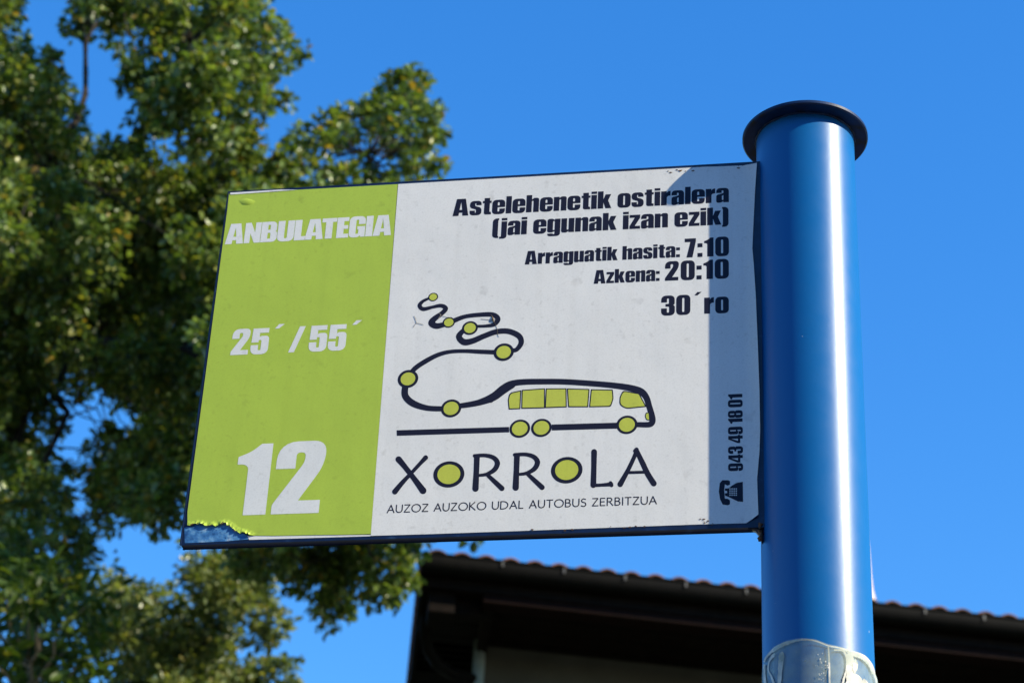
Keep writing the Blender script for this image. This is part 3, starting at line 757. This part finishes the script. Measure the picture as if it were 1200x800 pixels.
letter('timetable_lettering', tt, M_INK)
# phone number, reading upwards
(up0, zp0), (up1, zp1) = S(870.4, 551.5), S(870.2, 461.4)
sh, wdt = text_shapes('943 49 18 01', 5, 22); kx = (zp1 - zp0) / wdt; ky = (S(853.4, 510)[0] - S(870.3, 510)[0]) / 100
ub = (up0 + up1) / 2
letter('phone_number', [[[(ub + y * ky, zp0 + x * kx) for x, y in c] for c in s] for s in sh], M_INK)
K7 = 5.333
def c7(pts): return [S(830 + x / K7, 450 + y / K7) for x, y, *_ in pts]
hs = [c7([(125 + 0, 600), (136, 606), (136, 628), (120, 634), (104, 626), (100, 660), (104, 715), (122, 716), (136, 726), (136, 750), (122, 757), (90, 752), (74, 720), (66, 670), (72, 618), (88, 600)])]
bd = [c7([(216, 610), (218, 735), (186, 733), (150, 716), (130, 706), (104, 696), (104, 682), (118, 680), (118, 668), (104, 666), (104, 652), (128, 650), (150, 632), (180, 616)])]
keys = [c7(rect(132 + i * 13, 650 + j * 13, 140 + i * 13, 658 + j * 13)) for i in range(4) for j in range(4)]
letter('phone_symbol', [hs, bd + keys], M_INK)

# --- bus drawing
D = ((460, 330), 7.0588); E3 = ((440, 320), 4.0); EE = ((580, 430), 6.0); CA = ((440, 510), 6.6667); CB = ((600, 510), 6.6667)
ink = []
ink += strokes_px([[(300,140,20),(250,165,26),(225,200,36),(255,228,34),(330,212,26),(400,200,32),(440,222,40),(410,262,36),(345,310,46),(325,345,58),(365,368,48),(430,355,40)],
                   [(505,325,40),(600,290,34),(720,275,36),(830,275,40),(872,310,44),(840,355,34),(770,368,26),(700,370,24)],
                   [(585,405,36),(550,455,50),(590,500,54),(660,492,48),(760,450,44),(860,415,44),(960,412,46),(1045,450,48),(1065,505,44),(1030,560,36),(995,570,34)],
                   [(850,585,38),(720,580,36),(600,575,32),(480,580,32),(380,605,36),(280,655,40),(190,715,40),(140,775,38)]], *D)
ink += strokes_px([[(140,530,30),(140,575,32),(175,610,32),(240,632,26),(310,636,24)],
                   [(400,622,24),(480,608,28),(550,582,38),(600,545,42),(640,522,36)]], *E3)
ink += strokes_px([[(-30,230,44),(0,205,45),(50,155,45),(110,120,44),(200,106,42),(350,103,40),(500,105,40),(700,118,40),(850,132,42),(960,150,46),(1028,174,50),(1065,215,44),(1086,280,42),(1103,340,44),(1108,380,44),(1086,404,40),(1000,405,36),(940,406,36)]], *EE)
ink += strokes_px([[(100,440,38),(-690,464,39)], [(400,425,42),(860,412,42)]], *EE, caps=False)
fills = []
def ring(cx, cy, ro, ri, kz=.865, org=(0, 0), k=1.0):
    (u, z) = S(org[0] + cx / k, org[1] + cy / k); du = abs(S(org[0] + cx / k + 5, org[1] + cy / k)[0] - u) / 5 / k
    ink.append(disc((u, z), ro * du, ro * du * kz, 40)); fills.append(disc((u, z), ri * du * .94, ri * du * kz * .94, 36))
K1 = 1.0
for cx, cy, ro, ri in ((507.7, 348.2, 5.8, 4.7), (526, 377.9, 7.2, 5.8), (550.8, 384.5, 9.3, 7.2), (590.3, 412.7, 11.9, 9.0), (478.2, 444, 12, 9.1), (528.7, 478.5, 11.9, 9.4),
                       (609.2, 502.2, 12.1, 9.8), (634.5, 501.3, 12.1, 9.8), (734.7, 497.7, 12.4, 9.9)): ring(cx, cy, ro, ri, 1.0)
def window(pts, grow=5.5):
    c = (sum(p[0] for p in pts) / len(pts), sum(p[1] for p in pts) / len(pts))
    def off(d):
        o = []
        for i, p in enumerate(pts):
            a = Vector(p[:2]) - Vector(pts[i - 1][:2]); b = Vector(pts[(i + 1) % len(pts)][:2]) - Vector(p[:2])
            na = Vector((a.y, -a.x)).normalized(); nb = Vector((b.y, -b.x)).normalized(); m = (na + nb)
            m = m / max(.6, m.dot(na)); v = Vector(p[:2]) + m * d
            o.append((v.x, v.y, p[2] if len(p) > 2 else 3))
        return [S(580 + x / 6, 430 + y / 6) for x, y in rounded(o, 4)]
    ink.append(off(grow)); fills.append(off(-2.2))
window([(106,186,22),(180,170,3),(174,291,3),(102,294,3),(96,235,3)])
window([(194,166,4),(347,155,3),(347,285,3),(191,289,4)])
window([(363,156,4),(498,155,3),(500,279,3),(357,284,3)])
window([(512,156,4),(660,160,4),(651,278,4),(520,278,4)])
window([(680,162,4),(824,164,4),(829,222,10),(812,275,14),(668,278,4)])
window([(902,171,18),(1012,190,6),(1058,276,3),(920,290,26),(880,262,18),(882,215,12)])
window([(1064,324,8),(1082,322,3),(1087,373,3),(1066,370,10),(1058,345,4)], 4)
# --- town name strokes
ink2 = []
ink2 += strokes_px([[(182,188,50),(230,245,42),(300,335,42),(372,432,54)], [(393,174,38),(350,220,30),(285,290,28),(210,370,36),(152,440,44)],
                    [(793,168,46),(789,280,44),(782,416,50)], [(775,160,28),(860,157,30),(925,176,36),(953,217,42),(930,268,38),(870,303,28),(805,313,22)],
                    [(872,306,28),(925,355,36),(988,414,42)],
                    [(1106,160,46),(1102,272,44),(1096,408,50)], [(1088,152,28),(1172,149,30),(1237,168,36),(1266,209,42),(1243,260,38),(1183,295,28),(1118,305,22)],
                    [(1185,298,28),(1238,347,36),(1302,406,42)]], *CA)
ink2 += strokes_px([[(642,130,46),(640,250,42),(636,388,46)], [(628,391,28),(700,388,26),(775,382,34)], [(770,372,30),(778,390,30)],
                    [(958,122,24),(975,112,34),(955,170,32),(905,275,34),(846,382,44)], [(972,116,36),(1020,215,42),(1060,300,44),(1108,376,46)], [(905,291,24),(1042,287,24)]], *CB)
def big_o(cx, cy, rx, ry, ix, iy, org, k):
    T = -.18
    ink2.append([S(org[0] + x / k, org[1] + y / k) for x, y in disc((cx, cy), rx, ry, 48, T)])
    fills.append([S(org[0] + x / k, org[1] + y / k) for x, y in disc((cx, cy - 1), ix, iy, 44, T)])
big_o(574, 305, 122, 102, 90, 76, *CA); big_o(428, 272, 124, 103, 91, 77, *CB)
link('bus_drawing', union_mesh(ink, on_sign(.00038)), M_INK, plate, label='navy line drawing of a bus on a winding road')
link('service_lettering', union_mesh(ink2, on_sign(.00038)), M_INK, plate)
for i, f in enumerate(fills):
    link('stop_disc' if i < 6 else 'wheel_disc' if i < 9 else 'bus_window' if i < 15 else 'headlight' if i == 15 else 'letter_disc', union_mesh([f], on_sign(.00046)), M_LIME, plate)
# --- slogan in thin strokes
T_ = 8
def arc(cx, cy, rx, ry, a0, a1, n=10): return [(cx + rx * math.cos(R_(a0 + (a1 - a0) * i / n)), cy + ry * math.sin(R_(a0 + (a1 - a0) * i / n))) for i in range(n + 1)]
TH = {'A': (74, [[(2,0),(38,100)], [(36,100),(72,0)], [(16,34),(58,34)]]), 'U': (70, [[(5,100),(5,42)] + arc(35,38,30,36,180,360) + [(65,42),(65,100)]]),
      'Z': (64, [[(4,96),(58,96)], [(58,96),(4,4)], [(4,4),(62,4)]]), 'O': (92, [arc(46,50,43,48,90,450,22)]), 'K': (66, [[(6,0),(6,100)], [(56,100),(8,48)], [(14,54),(64,0)]]),
      'D': (82, [[(6,2),(6,98)], [(6,97),(28,97)] + arc(28,50,48,47,88,-88) + [(28,3),(6,3)]]), 'L': (50, [[(6,100),(6,2)], [(6,4),(48,4)]]), 'T': (66, [[(2,96),(64,96)], [(33,96),(33,0)]]),
      'B': (60, [[(6,2),(6,98)], [(6,97),(26,97)] + arc(26,75,22,22,88,-88) + [(6,53)], [(6,53),(28,53)] + arc(28,28,26,25,88,-88) + [(6,3)]]), 'S': (54, [[(48,88)] + arc(28,74,20,23,50,230,8) + arc(28,26,22,25,70,-130,9) + [(4,10)]]),
      'E': (54, [[(6,2),(6,98)], [(6,96),(50,96)], [(6,52),(46,52)], [(6,4),(52,4)]]), 'R': (64, [[(6,0),(6,98)], [(6,97),(26,97)] + arc(26,74,24,23,88,-88) + [(6,51)], [(28,51),(62,0)]]), 'I': (14, [[(7,0),(7,100)]])}
txt = 'AUZOZ AUZOKO UDAL AUTOBUS ZERBITZUA'; x = 0; st = []
for ch in txt:
    if ch == ' ': x += 44; continue
    w, ss = TH[ch]; st += [[(px + x, py) for px, py in s] for s in ss]; x += w + 13
tw = x - 13; (ua, za), (ub_, zb_) = S(453.5, 600.6), S(769.6, 590.8); cap = (S(611, 586.6)[1] - S(611, 595.8)[1]) / 100; zb0 = (za + zb_) / 2; kx = (ub_ - ua) / tw
polys = []
for s in st:
    pa = [(ua + px * kx, zb0 + py * cap, .00112) for px, py in s]
    P2 = [Vector(p[:2]) for p in pa]
    for a, b in zip(P2[:-1], P2[1:]):
        if (b - a).length < 1e-6: continue
        n = Vector((-(b - a).y, (b - a).x)).normalized() * .00056; e = (b - a).normalized() * .0002
        polys.append([tuple(a - e + n), tuple(b + e + n), tuple(b + e - n), tuple(a - e - n)])
link('slogan_lettering', union_mesh(polys, on_sign(.00038)), M_INK, plate)

# --- grime, peeled flakes and rust along the edges of the film
def flake(pxs, w, m, name, lab=None):
    link(name, shapes_to_mesh([[px_poly(p)] for p in pxs], on_sign(w)), m, plate, lab)
fl = []
for cx, cy, n, sx, sy in ((797, 200, 9, 14, 2.2), (826, 611, 10, 9, 4), (660, 620.5, 5, 26, 1.2), (735, 617.6, 6, 22, 1.2), (865, 196, 4, 4, 6)):
    for i in range(n):
        x0 = cx + random.gauss(0, 1) * sx * .6; y0 = cy + random.gauss(0, 1) * sy * .6; r = random.uniform(.5, 1.5)
        fl.append([(x0 + r * random.uniform(.5, 1.9) * math.cos(a), y0 + r * random.uniform(.3, .9) * math.sin(a)) for a in [k * math.pi / 3 for k in range(6)]])
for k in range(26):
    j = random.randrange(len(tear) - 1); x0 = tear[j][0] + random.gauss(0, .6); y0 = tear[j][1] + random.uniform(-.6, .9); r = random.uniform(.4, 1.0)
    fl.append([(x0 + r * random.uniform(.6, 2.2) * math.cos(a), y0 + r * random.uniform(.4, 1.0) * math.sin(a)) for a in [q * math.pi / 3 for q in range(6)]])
for f_ in fl[:]:
    if len(f_) < 3: fl.remove(f_)
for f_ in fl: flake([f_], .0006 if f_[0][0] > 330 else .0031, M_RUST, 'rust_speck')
# finger-pull crease near the top-left corner
bm = bmesh.new()
cr = [S(x, y) for x, y in ((279, 236), (283, 233.5), (289, 232.5), (295, 234), (300, 236), (297, 240), (290, 241), (283, 240))]
cen = S(290, 237)
vc = bm.verts.new(sign_pt(*cen, .0022)); vs = [bm.verts.new(sign_pt(u, z, .0004)) for u, z in cr]
for i in range(len(vs)): bm.faces.new((vc, vs[i], vs[(i + 1) % len(vs)]))
link('film_blister', frombm(bm), M_GREEN, plate, smooth=True)

# --- torn clear sleeve round the pole, with glue residue
def on_pole(r): return lambda a, z: (POLE.x + r * math.cos(a), POLE.y + r * math.sin(a), z)
edge_px = [(895.8, 773), (900, 768), (910, 758), (923, 751.5), (940, 748.4), (955, 750), (970, 755.8), (991.5, 760.8), (1006.5, 766.5), (1015, 774), (1020, 784)]
prof = [pole_at(*p) for p in edge_px]
prof = sorted(prof)
a_lo, a_hi = prof[0][0], prof[-1][0]
def top_edge(a):
    if a <= a_lo: return prof[0][1] - .05 * (a_lo - a)
    if a >= a_hi: return prof[-1][1] - .03 * (a - a_hi)
    for (a0, q0), (a1, q1) in zip(prof[:-1], prof[1:]):
        if a0 <= a <= a1: return q0 + (q1 - q0) * (a - a0) / (a1 - a0)
V, F = [], []; NA, NZ = 120, 10
for i in range(NA + 1):
    a = math.pi / 2 + 2 * math.pi * i / NA - 2 * math.pi; zt = top_edge(a if a > -math.pi * 1.2 else a)
    for j in range(NZ + 1):
        t = j / NZ; z = zt - t * .30
        lift = .0022 * max(0, 1 - t / .06) if -2.6 < a < -.3 else 0
        V.append(on_pole(PR + .0007 + lift)(a, z))
for i in range(NA):
    for j in range(NZ): F.append((i * (NZ + 1) + j, (i + 1) * (NZ + 1) + j, (i + 1) * (NZ + 1) + j + 1, i * (NZ + 1) + j + 1))
M_FILM = bpy.data.materials.new('clear_film'); M_FILM.use_nodes = True; nt = M_FILM.node_tree
b = nt.nodes['Principled BSDF']; b.inputs['Base Color'].default_value = (.42, .5, .42, 1); b.inputs['Roughness'].default_value = .25
tr = nt.nodes.new('ShaderNodeBsdfTransparent'); ms = nt.nodes.new('ShaderNodeMixShader')
tc = nt.nodes.new('ShaderNodeTexCoord'); nz = nt.nodes.new('ShaderNodeTexNoise'); nz.inputs['Scale'].default_value = 90; nz.inputs['Detail'].default_value = 4
mr = nt.nodes.new('ShaderNodeMapRange'); mr.inputs['From Min'].default_value = .3; mr.inputs['From Max'].default_value = .75; mr.inputs['To Min'].default_value = .24; mr.inputs['To Max'].default_value = .5
nt.links.new(tc.outputs['Object'], nz.inputs['Vector']); nt.links.new(nz.outputs['Fac'], mr.inputs['Value']); nt.links.new(mr.outputs['Result'], ms.inputs['Fac'])
nt.links.new(tr.outputs[0], ms.inputs[1]); nt.links.new(b.outputs[0], ms.inputs[2]); nt.links.new(ms.outputs[0], nt.nodes['Material Output'].inputs['Surface'])
film = link('clear_sleeve', mesh(V, F), M_FILM, stop, smooth=True, label='torn see-through plastic sleeve wrapped round the pole')
M_GLUE = noise_mix(mat('glue_residue', (.6, .58, .5), .6), [(.3, (.26, .27, .24)), (.5, (.48, .48, .43)), (.7, (.66, .65, .6))], 90, 5)
def pole_strokes(paths):
    out = []
    for pa in paths:
        F, Q, Wq = stroke_faces(pa)
        for f in F: out.append([pole_at(860 + v[0] / 6, 700 + v[1] / 6) for v in f])
        for j in (0, len(Q) - 1): out.append([pole_at(860 + x / 6, 700 + y / 6) for x, y in disc(Q[j], Wq[j], n=16)])
    return out
glue = [[(222,452,14),(243,412,18),(300,360,26),(380,322,26),(480,298,16),(570,306,12),(660,340,12),(740,356,12),(800,378,30)],
                     [(226,470,18),(224,540,22),(236,640,22)], [(296,392,8),(284,410,26),(258,450,12),(252,510,10),(275,560,16),(300,640,26)], [(350,382,10),(343,410,38),(335,500,30),(325,640,24)],
                     [(662,342,12),(668,450,15),(672,640,15)], [(700,372,12),(760,376,18),(786,420,18),(788,500,18),(766,580,18),(752,650,16)],
                     [(800,376,10),(806,400,34),(815,460,50),(815,560,62),(812,660,64)], [(812,395,30),(860,405,36),(910,430,34),(950,480,30),(972,540,22)], [(848,540,8),(850,575,78),(860,660,100)], [(902,572,8),(908,605,50),(920,660,60)],
                     [(965,520,16),(985,580,20),(1000,650,20)], [(845,436,6),(845,465,34),(842,500,36),(840,535,8)]]
bm = bmesh.new()
for gi, pa in enumerate(glue):                                   # strips of old glue, each lying on the one before
    F, Q, Wq = stroke_faces(pa); Wq = [w_ * (.78 if w_ < 12 else 1.0) for w_ in Wq]
    L = [(Q[i] + (Q[min(i + 1, len(Q) - 1)] - Q[max(i - 1, 0)]).orthogonal().normalized() * Wq[i] * (1 + .12 * math.sin(i * 1.9 + gi)),
          Q[i] - (Q[min(i + 1, len(Q) - 1)] - Q[max(i - 1, 0)]).orthogonal().normalized() * Wq[i]) for i in range(len(Q))]
    pl = on_pole(PR + .0014 + .00006 * gi); rows = []
    for p, q in L:
        rows.append([bm.verts.new(pl(*pole_at(min(860 + (p.x + (q.x - p.x) * t / 6) / 6, 1025.5), 700 + (p.y + (q.y - p.y) * t / 6) / 6))) for t in range(7)])
    for r0, r1 in zip(rows[:-1], rows[1:]):
        for t in range(6): bm.faces.new((r0[t], r0[t + 1], r1[t + 1], r1[t]))
link('glue_residue', frombm(bm), M_GLUE, film, smooth=True)
dots = []
for i in range(26):
    x0 = random.gauss(615, 22); y0 = random.uniform(395, 600); r = random.uniform(1.5, 5)
    dots.append([pole_at(860 + x / 6, 700 + y / 6) for x, y in disc((x0, y0), r, r * 1.2, 8)])
link('glue_drop', union_mesh(dots, on_pole(PR + .0022)), M_GLUE, film)

# --- dead crane fly on the drawing
M_FLY = mat('insect_brown', (.10, .06, .025), .7)
fc = S(577.5, 374.5)
fly = thing('crane_fly', 'tiny dead brown insect stuck on the road bend of the bus drawing', 'insect', sign_pt(fc[0], fc[1], .0012))
bm = bmesh.new()
def fp(x, y, w): u, z = S(460 + x / D[1], 330 + y / D[1]); return sign_pt(u, z, w)
add_tube(bm, [fp(826, 288, .0006), fp(828, 300, .0007), fp(831, 312, .0008), fp(834, 325, .0007), fp(838, 338, .0006)], [.0003, .0008, .0010, .0008, .0002], 8)
link('body', frombm(bm), M_FLY, fly, smooth=True)
M_LEG = mat('insect_leg', (.13, .10, .06), .8)
for path in ([(828,310),(800,318),(765,314),(730,310)], [(830,318),(812,326),(800,330)], [(834,325),(855,360),(868,400),(868,425)], [(868,425),(872,445),(880,458)], [(826,300),(818,285),(815,272)], [(834,312),(850,318),(862,314)]):
    bm = bmesh.new(); add_tube(bm, [fp(x, y, .0005) for x, y in path], [.00014] * len(path), 5)
    link('leg', frombm(bm), M_LEG, fly)
legs = thing('insect_leg', 'loose forked insect leg stuck on white film left of the road drawing', 'insect leg', sign_pt(*S(488, 377), .0012))
for path in ([(180,285),(192,310),(200,342)], [(200,342),(230,350),(258,358)], [(200,342),(185,360),(172,380)]):
    bm = bmesh.new(); add_tube(bm, [fp(x, y, .0006) for x, y in path], [.00014] * len(path), 5)
    link('segment', frombm(bm), M_LEG, legs)
web = thing('insect_leg', 'pale curved insect leg stuck beside the second lime disc of the road drawing', 'insect leg', sign_pt(*S(517, 370), .0012))
M_PALE = mat('pale_leg', (.5, .45, .36), .8)
for path in ([(385,262),(398,272),(396,288),(380,305)], [(396,280),(430,288),(480,298)]):
    bm = bmesh.new(); add_tube(bm, [fp(x, y, .0006) for x, y in path], [.00014] * len(path), 5)
    link('segment', frombm(bm), M_PALE, web)
